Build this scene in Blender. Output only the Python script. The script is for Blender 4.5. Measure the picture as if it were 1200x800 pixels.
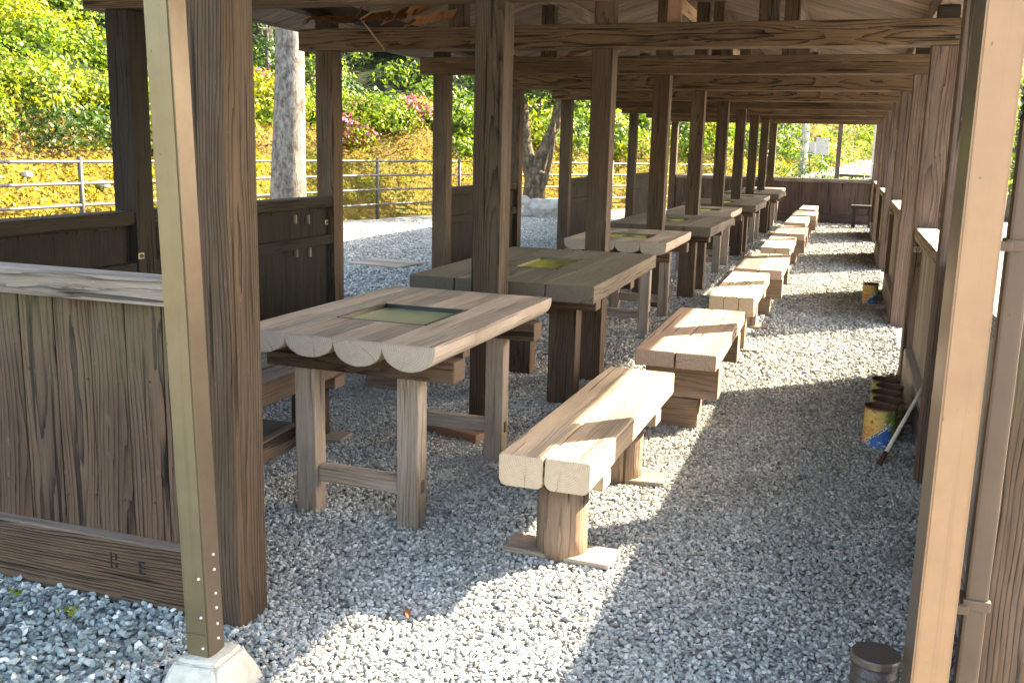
import bpy, bmesh, math, random
import numpy as np
from mathutils import Vector, Matrix, Quaternion
random.seed(7); RNG = np.random.default_rng(7)
S = bpy.context.scene
COL = S.collection
for o in list(bpy.data.objects): bpy.data.objects.remove(o)
R = math.radians

# ------------------------------------------------------------------ camera
cam_d = bpy.data.cameras.new('camera'); cam = bpy.data.objects.new('camera', cam_d); COL.objects.link(cam)
cam_d.sensor_width = 36; cam_d.lens = 1148.527 / 1200 * 36; cam_d.clip_start = .05; cam_d.clip_end = 1500
_f = Vector((-0.31296264, 0.93010727, -0.19223644)); _r = Vector((0.94598724, 0.32330159, 0.02417074)); _u = Vector((-0.08463172, 0.17428868, 0.98105093))
m = Matrix((_r, _u, -_f)).transposed().to_4x4(); m.translation = (1.57441668, -4.32802856, 1.33146929)
cam.matrix_world = m
S.camera = cam

# ------------------------------------------------------------------ sky, sun, exposure
SUN_EL, SUN_AZ = R(33.6), R(45)
world = bpy.data.worlds.new('World'); S.world = world; world.use_nodes = True
wn = world.node_tree; bg = wn.nodes['Background']
sky = wn.nodes.new('ShaderNodeTexSky'); sky.sky_type = 'NISHITA'; sky.sun_disc = False
sky.sun_elevation = SUN_EL; sky.sun_rotation = SUN_AZ; sky.air_density = 1.0; sky.dust_density = 2.0; sky.ozone_density = 1.0
wn.links.new(sky.outputs[0], bg.inputs[0]); bg.inputs[1].default_value = .15
sun_d = bpy.data.lights.new('sun', 'SUN'); sun = bpy.data.objects.new('sun', sun_d); COL.objects.link(sun)
sun_d.energy = 4.5; sun_d.angle = R(.53); sun_d.color = (1, .93, .82)
tos = Vector((math.sin(SUN_AZ) * math.cos(SUN_EL), math.cos(SUN_AZ) * math.cos(SUN_EL), math.sin(SUN_EL)))
sun.rotation_euler = tos.to_track_quat('Z', 'Y').to_euler(); sun.location = tos * 60
S.render.engine = 'CYCLES'
S.view_settings.view_transform = 'Standard'; S.view_settings.look = 'None'
S.view_settings.exposure = 3.1
S.view_settings.use_white_balance = True; S.view_settings.white_balance_temperature = 8000; S.view_settings.white_balance_tint = 12; S.view_settings.gamma = 1
S.cycles.max_bounces = 10; S.cycles.diffuse_bounces = 6; S.cycles.transparent_max_bounces = 8
S.cycles.use_denoising = True

# ------------------------------------------------------------------ node helpers
def new_mat(name):
    mt = bpy.data.materials.new(name); mt.use_nodes = True
    nt = mt.node_tree; nt.nodes.clear()
    out = nt.nodes.new('ShaderNodeOutputMaterial')
    return mt, nt, out
class N:
    def __init__(s, nt): s.nt = nt
    def n(s, t, **k):
        x = s.nt.nodes.new(t)
        for a, b in k.items(): setattr(x, a, b)
        return x
    def put(s, sock, v):
        if isinstance(v, bpy.types.NodeSocket): s.nt.links.new(v, sock)
        elif isinstance(v, bpy.types.Node): s.nt.links.new(v.outputs[0], sock)
        else: sock.default_value = v
    def math(s, op, a, b=None, c=None, clamp=False):
        x = s.n('ShaderNodeMath', operation=op, use_clamp=clamp); s.put(x.inputs[0], a)
        if b is not None: s.put(x.inputs[1], b)
        if c is not None: s.put(x.inputs[2], c)
        return x.outputs[0]
    def vmath(s, op, a, b=None):
        x = s.n('ShaderNodeVectorMath', operation=op); s.put(x.inputs[0], a)
        if b is not None: s.put(x.inputs[1], b)
        return x.outputs[0]
    def noise(s, vec, scale, detail=4, rough=.55, dist=0):
        x = s.n('ShaderNodeTexNoise'); s.put(x.inputs['Vector'], vec); x.inputs['Scale'].default_value = scale
        x.inputs['Detail'].default_value = detail; x.inputs['Roughness'].default_value = rough; x.inputs['Distortion'].default_value = dist
        return x.outputs[0]
    def ramp(s, fac, stops, interp='LINEAR'):
        x = s.n('ShaderNodeValToRGB'); s.put(x.inputs[0], fac); x.color_ramp.interpolation = interp
        e = x.color_ramp.elements
        while len(e) < len(stops): e.new(.5)
        for q, (p, c) in zip(e, stops): q.position = p; q.color = (*c, 1) if len(c) == 3 else c
        return x.outputs[0]
    def mix(s, fac, a, b, mode='MIX'):
        x = s.n('ShaderNodeMix', data_type='RGBA', blend_type=mode); s.put(x.inputs[0], fac)
        for sock, v in ((x.inputs[6], a), (x.inputs[7], b)):
            if isinstance(v, tuple): v = (*v, 1) if len(v) == 3 else v
            s.put(sock, v)
        return x.outputs[2]
    def map(s, v, a, b, c=0., d=1.):
        x = s.n('ShaderNodeMapRange'); s.put(x.inputs[0], v)
        for i, q in enumerate((a, b, c, d)): x.inputs[i + 1].default_value = q
        return x.outputs[0]
    def bsdf(s, out, color, rough=.7, bump=None, strength=.4, dist=.01, metallic=0., spec=.35):
        b = s.n('ShaderNodeBsdfPrincipled'); s.put(b.inputs['Base Color'], (*color, 1) if isinstance(color, tuple) and len(color) == 3 else color)
        s.put(b.inputs['Roughness'], rough); s.put(b.inputs['Metallic'], metallic); b.inputs['Specular IOR Level'].default_value = spec
        if bump is not None:
            bp = s.n('ShaderNodeBump'); bp.inputs['Strength'].default_value = strength; bp.inputs['Distance'].default_value = dist
            s.put(bp.inputs['Height'], bump); s.nt.links.new(bp.outputs[0], b.inputs['Normal'])
        s.nt.links.new(b.outputs[0], out.inputs[0]); return b

# ------------------------------------------------------------------ wood
LOOK = {  # light, dark latewood, weather tint, weather amount, ring frequency, ring centre spread, grain contrast
 'post': ((.104, .065, .038), (.010, .007, .005), (.145, .108, .08), .4, 115, .11, 1.3),
 'red': ((.165, .107, .080), (.034, .021, .016), (.23, .175, .145), .4, 120, .12, 1.1),
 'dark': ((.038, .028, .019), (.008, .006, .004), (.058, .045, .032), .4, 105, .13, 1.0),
 'beam': ((.15, .092, .052), (.010, .006, .004), (.185, .135, .095), .4, 110, .09, 1.35),
 'wall': ((.145, .085, .052), (.008, .006, .005), (.155, .12, .095), .3, 105, .07, 1.4),
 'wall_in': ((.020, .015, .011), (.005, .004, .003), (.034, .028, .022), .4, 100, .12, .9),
 'endwall': ((.105, .066, .055), (.040, .025, .021), (.14, .10, .09), .35, 70, .14, .7),
 'grey': ((.25, .205, .160), (.055, .043, .033), (.40, .365, .34), .5, 110, .14, 1.1),
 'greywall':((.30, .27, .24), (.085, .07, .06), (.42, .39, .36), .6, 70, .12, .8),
 'table': ((.40, .325, .255), (.22, .165, .12), (.44, .40, .355), .55, 95, .02, .7),
 'tabledk': ((.115, .088, .066), (.034, .025, .018), (.165, .145, .118), .5, 90, .11, .9),
 'legdk': ((.125, .076, .047), (.020, .012, .008), (.17, .125, .09), .4, 105, .11, 1.1),
 'legpale': ((.35, .275, .21), (.17, .12, .085), (.44, .40, .36), .55, 95, .11, .9),
 'fresh': ((.50, .385, .265), (.30, .205, .125), (.52, .46, .38), .5, 100, .02, .8),
 'bplank': ((.38, .265, .19), (.14, .085, .055), (.40, .33, .27), .45, 90, .09, 1.0),
 'bblock': ((.29, .195, .13), (.10, .06, .038), (.33, .27, .22), .45, 90, .09, 1.0),
 'roof': ((.235, .175, .13), (.085, .058, .042), (.30, .26, .225), .5, 90, .12, .8),
 'new':     ((.66, .46, .28), (.52, .34, .19), (.60, .48, .35), .3, 60, .12, .5),
 'redplank':((.34, .185, .125), (.20, .10, .065), (.38, .28, .22), .4, 60, .10, .7),
}
_W = {}
def W(look, axis):
    k = (look, axis)
    if k in _W: return _W[k]
    lt, dk, we, wa, fq, spread, con = LOOK[look]
    mt, nt, out = new_mat('wood_%s_%s' % (look, axis)); g = N(nt)
    tc = g.n('ShaderNodeTexCoord'); oi = g.n('ShaderNodeObjectInfo'); rnd = oi.outputs['Random']
    sp = g.n('ShaderNodeSeparateXYZ'); nt.links.new(tc.outputs['Object'], sp.inputs[0])
    xyz = {'X': sp.outputs[0], 'Y': sp.outputs[1], 'Z': sp.outputs[2]}
    a = xyz[axis]; b, c = [xyz[q] for q in 'XYZ' if q != axis]
    r1 = g.math('FRACT', g.math('MULTIPLY', rnd, 7.31)); r2 = g.math('FRACT', g.math('MULTIPLY', rnd, 13.77))
    a2 = g.math('ADD', a, g.math('MULTIPLY', rnd, 31.))
    cb = g.n('ShaderNodeCombineXYZ'); g.put(cb.inputs[0], a2); g.put(cb.inputs[1], b); g.put(cb.inputs[2], c)
    v = cb.outputs[0]
    lowv = g.vmath('MULTIPLY', v, (1.0, 4., 4.))
    nlow = g.n('ShaderNodeTexNoise'); g.put(nlow.inputs['Vector'], lowv); nlow.inputs['Scale'].default_value = 1.; nlow.inputs['Detail'].default_value = 2
    ns = g.n('ShaderNodeSeparateColor'); nt.links.new(nlow.outputs[1], ns.inputs[0])
    amp = .075 if look in ('post', 'wall', 'beam') else .055
    bb = g.math('ADD', b, g.math('ADD', g.math('MULTIPLY', g.math('SUBTRACT', r1, .5), 2 * spread), g.math('MULTIPLY', g.math('SUBTRACT', ns.outputs[0], .5), amp)))
    cc = g.math('ADD', c, g.math('ADD', g.math('MULTIPLY', g.math('SUBTRACT', r2, .5), 2 * spread), g.math('MULTIPLY', g.math('SUBTRACT', ns.outputs[1], .5), amp)))
    rad = g.math('SQRT', g.math('ADD', g.math('MULTIPLY', bb, bb), g.math('MULTIPLY', cc, cc)))
    wob = g.noise(g.vmath('MULTIPLY', v, (3.5, 40., 40.)), 1., 3)
    ring = g.math('ADD', g.math('MULTIPLY', rad, fq), g.math('MULTIPLY', wob, 1.3))
    fr = g.math('FRACT', ring)
    late = g.math('MULTIPLY', g.math('POWER', fr, 3.8), con)
    fib = g.noise(g.vmath('MULTIPLY', v, (7., 170., 170.)), 1., 4, .7)
    fib2 = g.noise(g.vmath('MULTIPLY', v, (2.5, 60., 60.)), 1., 2, .6)
    late = g.math('MULTIPLY', late, g.map(fib2, .3, .62, .25, 1.15), clamp=True)
    col = g.mix(late, lt, dk)
    wx = g.map(g.noise(g.vmath('MULTIPLY', v, (2.2, 9., 9.)), 1., 5, .65), .42, .72, 0., wa)
    col = g.mix(wx, col, we)
    fib3 = g.noise(g.vmath('MULTIPLY', v, (14., 420., 420.)), 1., 2, .6)
    col = g.mix(g.map(fib, .34, .62, .75, 0.), col, g.mix(.45, col, dk))
    col = g.mix(g.map(fib3, .36, .60, .5, 0.), col, g.mix(.4, col, dk))
    col = g.mix(1., col, g.map(g.noise(g.vmath('MULTIPLY', v, (1.3, 6., 6.)), 1., 3), .3, .7, .72, 1.25), 'MULTIPLY')
    col = g.mix(1., col, g.map(rnd, 0, 1, .78, 1.18), 'MULTIPLY')
    # cracks along the grain
    cr = g.noise(g.vmath('MULTIPLY', v, (1.6, 46., 46.)), 1., 1, .4)
    crk = g.map(cr, .655, .70, 0., 1.)
    col = g.mix(g.math('MULTIPLY', crk, .25 if look in ('table', 'fresh', 'legpale') else .75), col, tuple(q * .25 for q in dk))
    sc = g.noise(g.vmath('MULTIPLY', v, (18., 60., 60.)), 1., 2, .6)
    col = g.mix(g.map(sc, .70, .76, 0., .5), col, we)
    ends = g.n('ShaderNodeSeparateXYZ'); nt.links.new(tc.outputs['Normal'], ends.inputs[0])
    endf = g.map(g.math('ABSOLUTE', ends.outputs['XYZ'.index(axis)]), .75, .9, 0., 1.)
    ring2 = g.math('FRACT', g.math('ADD', g.math('MULTIPLY', rad, fq * 1.3), g.math('MULTIPLY', wob, .7)))
    angl = g.math('ADD', g.math('ARCTAN2', cc, bb), g.math('MULTIPLY', wob, .35))
    ray = g.map(g.math('ABSOLUTE', g.math('SINE', g.math('ADD', g.math('MULTIPLY', angl, 1.5), g.math('MULTIPLY', rnd, 9.)))), 0., .035, 1., 0.)
    ecol = g.mix(g.math('MULTIPLY', g.math('POWER', ring2, 2.), .55), g.mix(.35, lt, we), dk)
    ecol = g.mix(g.math('MULTIPLY', ray, .8), ecol, tuple(q * .2 for q in dk))
    ecol = g.mix(g.map(fib2, .3, .7, .5, 0.), ecol, g.mix(.5, ecol, dk))
    col = g.mix(endf, col, ecol)
    h = g.math('SUBTRACT', g.math('ADD', g.math('MULTIPLY', late, .45), g.math('MULTIPLY', fib, .35)), g.math('MULTIPLY', crk, .9))
    h = g.math('MULTIPLY', h, g.math('SUBTRACT', 1., g.math('MULTIPLY', endf, .93)))
    if look in ('wall', 'tabledk'):
        gz = g.n('ShaderNodeNewGeometry'); ps = g.n('ShaderNodeSeparateXYZ'); nt.links.new(gz.outputs['Position'], ps.inputs[0])
        al = g.noise(gz.outputs['Position'], 5., 4)
        z0, z1 = (.55, .9) if look == 'wall' else (.62, .7)
        fac = g.math('MULTIPLY', g.map(ps.outputs[2], z0, z1), g.map(al, .35, .7, 0, .6 if look == 'wall' else .35))
        col = g.mix(fac, col, (.125, .12, .06))
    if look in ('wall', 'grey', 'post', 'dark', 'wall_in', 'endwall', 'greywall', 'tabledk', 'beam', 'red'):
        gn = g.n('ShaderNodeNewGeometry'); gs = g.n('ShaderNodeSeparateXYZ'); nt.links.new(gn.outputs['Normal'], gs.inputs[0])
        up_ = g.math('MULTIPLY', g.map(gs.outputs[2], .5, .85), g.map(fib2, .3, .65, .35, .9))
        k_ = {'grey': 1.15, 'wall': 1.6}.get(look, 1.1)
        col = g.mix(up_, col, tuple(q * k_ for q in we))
    g.bsdf(out, col, g.map(fib, .2, .8, .62, .85), h, .85, .009, spec=.25)
    _W[k] = mt; return mt

def simple(name, color, rough=.6, metallic=0., scale=30, var=.25, bump=.15, spec=.4):
    mt, nt, out = new_mat(name); g = N(nt); tc = g.n('ShaderNodeTexCoord')
    n1 = g.noise(tc.outputs['Object'], scale, 5); n2 = g.noise(tc.outputs['Object'], scale * .15, 3)
    k = g.math('ADD', g.math('MULTIPLY', n1, .5), g.math('MULTIPLY', n2, .5))
    col = g.mix(1., color, g.map(k, .3, .7, 1 - var, 1 + var), 'MULTIPLY')
    g.bsdf(out, col, g.map(n2, .3, .7, rough * .85, min(1, rough * 1.15)), n1, bump, .004, metallic, spec)
    return mt

M = {}
def worn_paint(name, color, dirt, rough=.45, metal=0.):
    mt, nt, out = new_mat(name); g = N(nt); tc = g.n('ShaderNodeTexCoord'); P = tc.outputs['Object']
    st = g.noise(g.vmath('MULTIPLY', P, (90., 90., 1.2)), 1., 4, .65); bl = g.noise(P, 7, 5, .65); sp = g.noise(g.vmath('MULTIPLY', P, (1., 1., .6)), 85, 2, .5); sm = g.noise(g.vmath('MULTIPLY', P, (1., 1., 1.6)), 3.1, 6, .75)
    col = g.mix(1., color, g.map(bl, .3, .7, .86, 1.10), 'MULTIPLY')
    col = g.mix(g.map(st, .56, .68, 0, .38), col, dirt)
    col = g.mix(g.map(sm, .60, .72, 0, .55), col, dirt)
    col = g.mix(g.map(sp, .735, .76, 0, .6), col, tuple(q * .5 for q in dirt))
    g.bsdf(out, col, g.map(bl, .3, .7, rough * .8, rough * 1.3), bl, .06, .004, metal); return mt
M['tan'] = worn_paint('paint_tan', (.34, .195, .105), (.20, .125, .072))
M['olive'] = worn_paint('paint_olive', (.205, .165, .095), (.12, .09, .055), .36, .5)
M['steel'] = simple('steel_flange', (.115, .086, .062), .38, .35, 30, .15, .05)
M['bolt'] = simple('rivet_metal', (.75, .73, .68), .3, .6, 50, .1, .0)
M['mauve'] = worn_paint('downpipe_paint', (.125, .083, .057), (.09, .08, .042))
M['black_plastic'] = simple('hose_plastic', (.035, .032, .03), .5, 0, 40, .2, .05)
M['concrete'] = simple('concrete', (.50, .48, .41), .9, 0, 45, .3, .6)
M['rail'] = simple('rail_paint', (.060, .056, .054), .5, .0, 40, .15, .05)
M['hook'] = simple('hook_metal', (.30, .27, .19), .5, .6, 60, .3, .1)
M['black'] = simple('char_black', (.012, .011, .010), .8, 0, 50, .3, .0)
M['rock'] = simple('pale_rock', (.36, .35, .32), .9, 0, 8, .35, .8)
M['darkcyl'] = simple('embossed_iron', (.085, .075, .065), .42, .7, 90, .35, .5)
M['roofcover'] = simple('bark_roof_cover', (.11, .085, .06), .9, 0, 20, .4, .5)
M['bark_sheet'] = simple('cedar_bark', (.34, .165, .075), .9, 0, 40, .5, .8)
M['rope'] = simple('straw_rope', (.36, .225, .12), .9, 0, 60, .3, .3)
M['road'] = simple('pale_road', (.26, .25, .225), .9, 0, 4, .1, .2)
M['pole'] = simple('grey_pole', (.42, .42, .42), .7, 0, 10, .1, .1)
M['white'] = simple('white_board', (.34, .34, .335), .6, 0, 10, .05, .0)
M['column'] = simple('beige_tile', (.52, .46, .36), .7, 0, 10, .1, .1)
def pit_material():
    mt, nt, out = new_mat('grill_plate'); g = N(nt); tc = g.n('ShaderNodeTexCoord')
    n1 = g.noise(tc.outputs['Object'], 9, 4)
    g.bsdf(out, g.mix(n1, (.78, .70, .16), (.88, .82, .26)), g.map(n1, .3, .7, .16, .26), n1, .01, .002, .95, .5); return mt  # yellow base colour paints in the bank's reflection on the farther plates
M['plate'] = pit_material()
def pane_material():
    mt, nt, out = new_mat('grill_pane'); g = N(nt); tc = g.n('ShaderNodeTexCoord')
    n1 = g.noise(tc.outputs['Object'], 7, 5); n2 = g.noise(tc.outputs['Object'], 60, 3)
    col = g.mix(n1, (.40, .46, .30), (.52, .57, .40)); col = g.mix(g.map(n2, .62, .72, 0, .5), col, (.16, .15, .11))
    g.bsdf(out, col, g.map(n1, .3, .7, .26, .40), n1, .02, .002, .55, .5); return mt
M['pane'] = pane_material()
M['rim'] = simple('rim_iron', (.05, .047, .04), .35, .7, 40, .3, .1)

# ------------------------------------------------------------------ object helpers
OFF = {}
def link(name, mesh, parent=None, loc=(0, 0, 0), rot=None):
    o = bpy.data.objects.new(name, mesh); COL.objects.link(o)
    loc = Vector(loc)
    if parent is not None:
        o.parent = parent; o.location = loc - OFF.get(parent.name, Vector((0, 0, 0)))
        OFF[o.name] = loc
    else:
        o.location = loc; OFF[o.name] = Vector((0, 0, 0))
    if rot is not None: o.rotation_euler = rot
    return o
def tag(o, label=None, cat=None, group=None, kind=None):
    if label: o['label'] = label
    if cat: o['category'] = cat
    if group: o['group'] = group
    if kind: o['kind'] = kind
    return o
def thing(name, label, cat, loc=(0, 0, 0), rz=0., group=None):
    o = link(name, None, None, loc, (0, 0, rz)); o.empty_display_size = .1
    return tag(o, label, cat, group)
_BOX = {}
def box_mesh(d, mat, bev=.006, seg=2, jit=0., key=0):
    k = (tuple(round(q, 4) for q in d), mat.name, bev, jit, key)
    if k in _BOX: return _BOX[k]
    bm = bmesh.new(); bmesh.ops.create_cube(bm, size=1.)
    for v in bm.verts: v.co = Vector((v.co.x * d[0], v.co.y * d[1], v.co.z * d[2]))
    if jit:
        rr = random.Random(str(k))
        for v in bm.verts: v.co += Vector((rr.uniform(-jit, jit), rr.uniform(-jit, jit), rr.uniform(-jit, jit)))
    if bev: bmesh.ops.bevel(bm, geom=list(bm.edges), offset=min(bev, min(d) * .3), segments=seg, profile=.6, affect='EDGES')
    me = bpy.data.meshes.new('box'); bm.to_mesh(me); bm.free(); me.materials.append(mat)
    _BOX[k] = me; return me
def box(name, parent, c, d, look, axis=None, rot=None, bev=.006, jit=0., key=0):
    mat = look if not isinstance(look, str) else (M[look] if look in M else W(look, axis or 'XYZ'[max(range(3), key=lambda i: d[i])]))
    return link(name, box_mesh(d, mat, bev, 2, jit, key), parent, c, rot)
def mesh_from(bm, mat, smooth=False):
    me = bpy.data.meshes.new('shape'); bmesh.ops.recalc_face_normals(bm, faces=bm.faces); bm.to_mesh(me); bm.free()
    for mt in (mat if isinstance(mat, (list, tuple)) else [mat]): me.materials.append(mt)
    if smooth: me.polygons.foreach_set('use_smooth', [True] * len(me.polygons))
    return me
def prism(profile, length, mat, bev=.004, wob=0., n=1):
    """profile in (x,z), extruded along Y, centred"""
    bm = bmesh.new(); rings = []
    for i in range(n + 1):
        y = -length / 2 + length * i / n
        rings.append([bm.verts.new((x * (1 + random.uniform(-wob, wob)), y, z + random.uniform(-wob, wob) * .02)) for x, z in profile])
    k = len(profile)
    for i in range(n):
        for j in range(k): bm.faces.new((rings[i][j], rings[i][(j + 1) % k], rings[i + 1][(j + 1) % k], rings[i + 1][j]))
    e0 = bm.faces.new(rings[0]); e1 = bm.faces.new(rings[-1])
    if bev:
        ed = list(set(list(e0.edges) + list(e1.edges))); bmesh.ops.bevel(bm, geom=ed, offset=bev, segments=2, profile=.6, affect='EDGES')
    return mesh_from(bm, mat)
def tube(path, radii, mat, seg=10, cap=True, smooth=True, noise=0.):
    bm = bmesh.new(); rings = []; path = [Vector(p) for p in path]
    for i, p in enumerate(path):
        t = (path[min(i + 1, len(path) - 1)] - path[max(i - 1, 0)]).normalized()
        ref = Vector((0, 1, 0)) if abs(t.y) < .9 else Vector((1, 0, 0))
        s = t.cross(ref).normalized(); q = t.cross(s)
        r = radii[i] if hasattr(radii, '__len__') else radii
        rings.append([bm.verts.new(p + (s * math.cos(2 * math.pi * j / seg) + q * math.sin(2 * math.pi * j / seg)) * r * (1 + random.uniform(-noise, noise))) for j in range(seg)])
    for i in range(len(rings) - 1):
        for j in range(seg): bm.faces.new((rings[i][j], rings[i][(j + 1) % seg], rings[i + 1][(j + 1) % seg], rings[i + 1][j]))
    if cap: bm.faces.new(rings[0]); bm.faces.new(rings[-1])
    me = mesh_from(bm, mat, smooth)
    return me

# ------------------------------------------------------------------ ground and gravel
def gravel_ground():
    mt, nt, out = new_mat('gravel_bed'); g = N(nt); tc = g.n('ShaderNodeTexCoord'); P = tc.outputs['Object']
    vo = g.n('ShaderNodeTexVoronoi'); g.put(vo.inputs['Vector'], P); vo.inputs['Scale'].default_value = 42
    vs = g.n('ShaderNodeSeparateColor'); nt.links.new(vo.outputs['Color'], vs.inputs[0])
    col = g.ramp(vs.outputs[0], [(0, (.14, .148, .145)), (.45, (.32, .33, .315)), (.8, (.45, .45, .425)), (1, (.62, .62, .6))])
    edge = g.map(vo.outputs['Distance'], .0, .75, 1., .0)
    col = g.mix(g.map(vo.outputs['Distance'], .35, .7, 0, .75), col, (.05, .055, .06))
    big = g.noise(P, .8, 4); col = g.mix(1., col, g.map(big, .3, .7, .8, 1.15), 'MULTIPLY')
    g.bsdf(out, col, .9, edge, .9, .012, spec=.2); return mt
M['gravel_bed'] = gravel_ground()
def stone_mat(name, stops):
    mt, nt, out = new_mat(name); g = N(nt); oi = g.n('ShaderNodeObjectInfo'); tc = g.n('ShaderNodeTexCoord')
    col = g.ramp(oi.outputs['Random'], stops)
    n1 = g.noise(tc.outputs['Object'], 60, 3); col = g.mix(1., col, g.map(n1, .3, .7, .8, 1.2), 'MULTIPLY')
    ge = g.n('ShaderNodeNewGeometry'); d1 = g.noise(ge.outputs['Position'], .9, 5, .6); d2 = g.noise(ge.outputs['Position'], 2.6, 4, .6)
    col = g.mix(g.map(d1, .42, .68, 0, .4), col, (.30, .285, .245)); col = g.mix(1., col, g.map(d2, .3, .7, .84, 1.14), 'MULTIPLY')
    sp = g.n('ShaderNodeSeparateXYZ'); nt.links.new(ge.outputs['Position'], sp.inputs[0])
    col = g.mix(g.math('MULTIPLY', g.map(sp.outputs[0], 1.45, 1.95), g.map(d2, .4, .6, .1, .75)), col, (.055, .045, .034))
    g.bsdf(out, col, .85, spec=.25); return mt
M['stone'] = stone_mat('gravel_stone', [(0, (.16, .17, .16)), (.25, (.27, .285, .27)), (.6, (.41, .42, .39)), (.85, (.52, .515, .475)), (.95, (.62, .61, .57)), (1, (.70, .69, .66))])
M['stone_blue'] = stone_mat('gravel_stone_blue', [(0, (.10, .128, .125)), (.3, (.18, .225, .22)), (.65, (.27, .325, .315)), (.88, (.34, .385, .37)), (.92, (.66, .66, .63)), (1, (.74, .73, .71))])

def quad_sheet(name, quads, z, mat, sub=1):
    bm = bmesh.new()
    for q in quads:
        bm.faces.new([bm.verts.new((x, y, z)) for x, y in q])
    return mesh_from(bm, mat)
gm = quad_sheet('ground', [[(-400, -300), (400, -300), (400, 600), (-400, 600)]], -.012, M['gravel_bed'])
ground = tag(link('ground', gm), kind='structure')

def scatter(name, quads, density, size, mat, seed, z=-.004, pile=.5):
    me = quad_sheet(name, quads, z, M['gravel_bed'])
    o = tag(link(name, me), kind='stuff')
    ng = bpy.data.node_groups.new(name + '_nodes', 'GeometryNodeTree')
    ng.interface.new_socket('Geometry', in_out='INPUT', socket_type='NodeSocketGeometry'); ng.interface.new_socket('Geometry', in_out='OUTPUT', socket_type='NodeSocketGeometry')
    n = ng.nodes; L = ng.links.new
    gi = n.new('NodeGroupInput'); go = n.new('NodeGroupOutput')
    dp = n.new('GeometryNodeDistributePointsOnFaces'); dp.inputs['Density'].default_value = density; dp.inputs['Seed'].default_value = seed
    L(gi.outputs[0], dp.inputs['Mesh'])
    gti = n.new('GeometryNodeGeometryToInstance')
    for k in range(5):
        ic = n.new('GeometryNodeMeshIcoSphere'); ic.inputs['Radius'].default_value = .5; ic.inputs['Subdivisions'].default_value = 1
        nz = n.new('ShaderNodeTexNoise'); nz.noise_dimensions = '4D'; nz.inputs['W'].default_value = seed * 3.7 + k * 9.1; nz.inputs['Scale'].default_value = 2.2
        vm = n.new('ShaderNodeVectorMath'); vm.operation = 'SUBTRACT'; vm.inputs[1].default_value = (.5, .5, .5); L(nz.outputs['Color'], vm.inputs[0])
        vs = n.new('ShaderNodeVectorMath'); vs.operation = 'MULTIPLY'; vs.inputs[1].default_value = (1.1, 1.1, 1.0); L(vm.outputs[0], vs.inputs[0])
        sp = n.new('GeometryNodeSetPosition'); L(ic.outputs[0], sp.inputs['Geometry']); L(vs.outputs[0], sp.inputs['Offset'])
        sm = n.new('GeometryNodeSetMaterial'); sm.inputs['Material'].default_value = mat; L(sp.outputs[0], sm.inputs[0])
        ss = n.new('GeometryNodeSetShadeSmooth'); ss.inputs['Shade Smooth'].default_value = False; L(sm.outputs[0], ss.inputs[0])
        L(ss.outputs[0], gti.inputs[0])
    ip = n.new('GeometryNodeInstanceOnPoints'); ip.inputs['Pick Instance'].default_value = True
    L(dp.outputs['Points'], ip.inputs['Points']); L(gti.outputs[0], ip.inputs['Instance'])
    rr = n.new('FunctionNodeRandomValue'); rr.data_type = 'FLOAT_VECTOR'; rr.inputs['Min'].default_value = (-.5, -.5, 0); rr.inputs['Max'].default_value = (.5, .5, 6.28); rr.inputs['Seed'].default_value = seed + 1
    L(rr.outputs[0], ip.inputs['Rotation'])
    rs = n.new('FunctionNodeRandomValue'); rs.data_type = 'FLOAT_VECTOR'; rs.inputs['Min'].default_value = (size * .6, size * .5, size * .35); rs.inputs['Max'].default_value = (size * 1.5, size * 1.15, size * .95); rs.inputs['Seed'].default_value = seed + 2
    L(rs.outputs[0], ip.inputs['Scale'])
    ro = n.new('FunctionNodeRandomValue'); ro.data_type = 'FLOAT_VECTOR'; ro.inputs['Min'].default_value = (0, 0, -size * .1); ro.inputs['Max'].default_value = (0, 0, size * pile); ro.inputs['Seed'].default_value = seed + 3
    sp2 = n.new('GeometryNodeSetPosition'); L(dp.outputs['Points'], sp2.inputs['Geometry']); L(ro.outputs[0], sp2.inputs['Offset']); L(sp2.outputs[0], ip.inputs['Points'])
    jn = n.new('GeometryNodeJoinGeometry'); L(ip.outputs[0], jn.inputs[0]); L(gi.outputs[0], jn.inputs[0])
    L(jn.outputs[0], go.inputs[0])
    md = o.modifiers.new('scatter', 'NODES'); md.node_group = ng
    return o
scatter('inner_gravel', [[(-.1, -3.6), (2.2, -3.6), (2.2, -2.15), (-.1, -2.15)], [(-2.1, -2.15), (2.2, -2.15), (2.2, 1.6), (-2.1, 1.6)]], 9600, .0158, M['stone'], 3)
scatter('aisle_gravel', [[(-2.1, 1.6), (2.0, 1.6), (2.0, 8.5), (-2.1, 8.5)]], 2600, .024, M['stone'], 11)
scatter('far_gravel', [[(-1.2, 8.5), (2.0, 8.5), (2.0, 16.8), (-1.2, 16.8)]], 900, .032, M['stone'], 12)
scatter('outer_gravel', [[(-7.2, 3.5), (-2.1, 3.5), (-2.1, 8.5), (-6.9, 8.5)], [(-6.9, 8.5), (-2.1, 8.5), (-2.1, 17.5), (-4.2, 17.5)]], 1100, .030, M['stone'], 13)
scatter('slate_gravel', [[(-1.6, -3.4), (-.1, -3.4), (-.1, -2.16), (-1.6, -2.16)]], 5200, .0205, M['stone_blue'], 5, pile=1.0)
scatter('slate_fringe', [[(-.1, -3.3), (.24, -3.3), (.24, -2.16), (-.1, -2.16)]], 3000, .0195, M['stone_blue'], 6, pile=.9)

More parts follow.
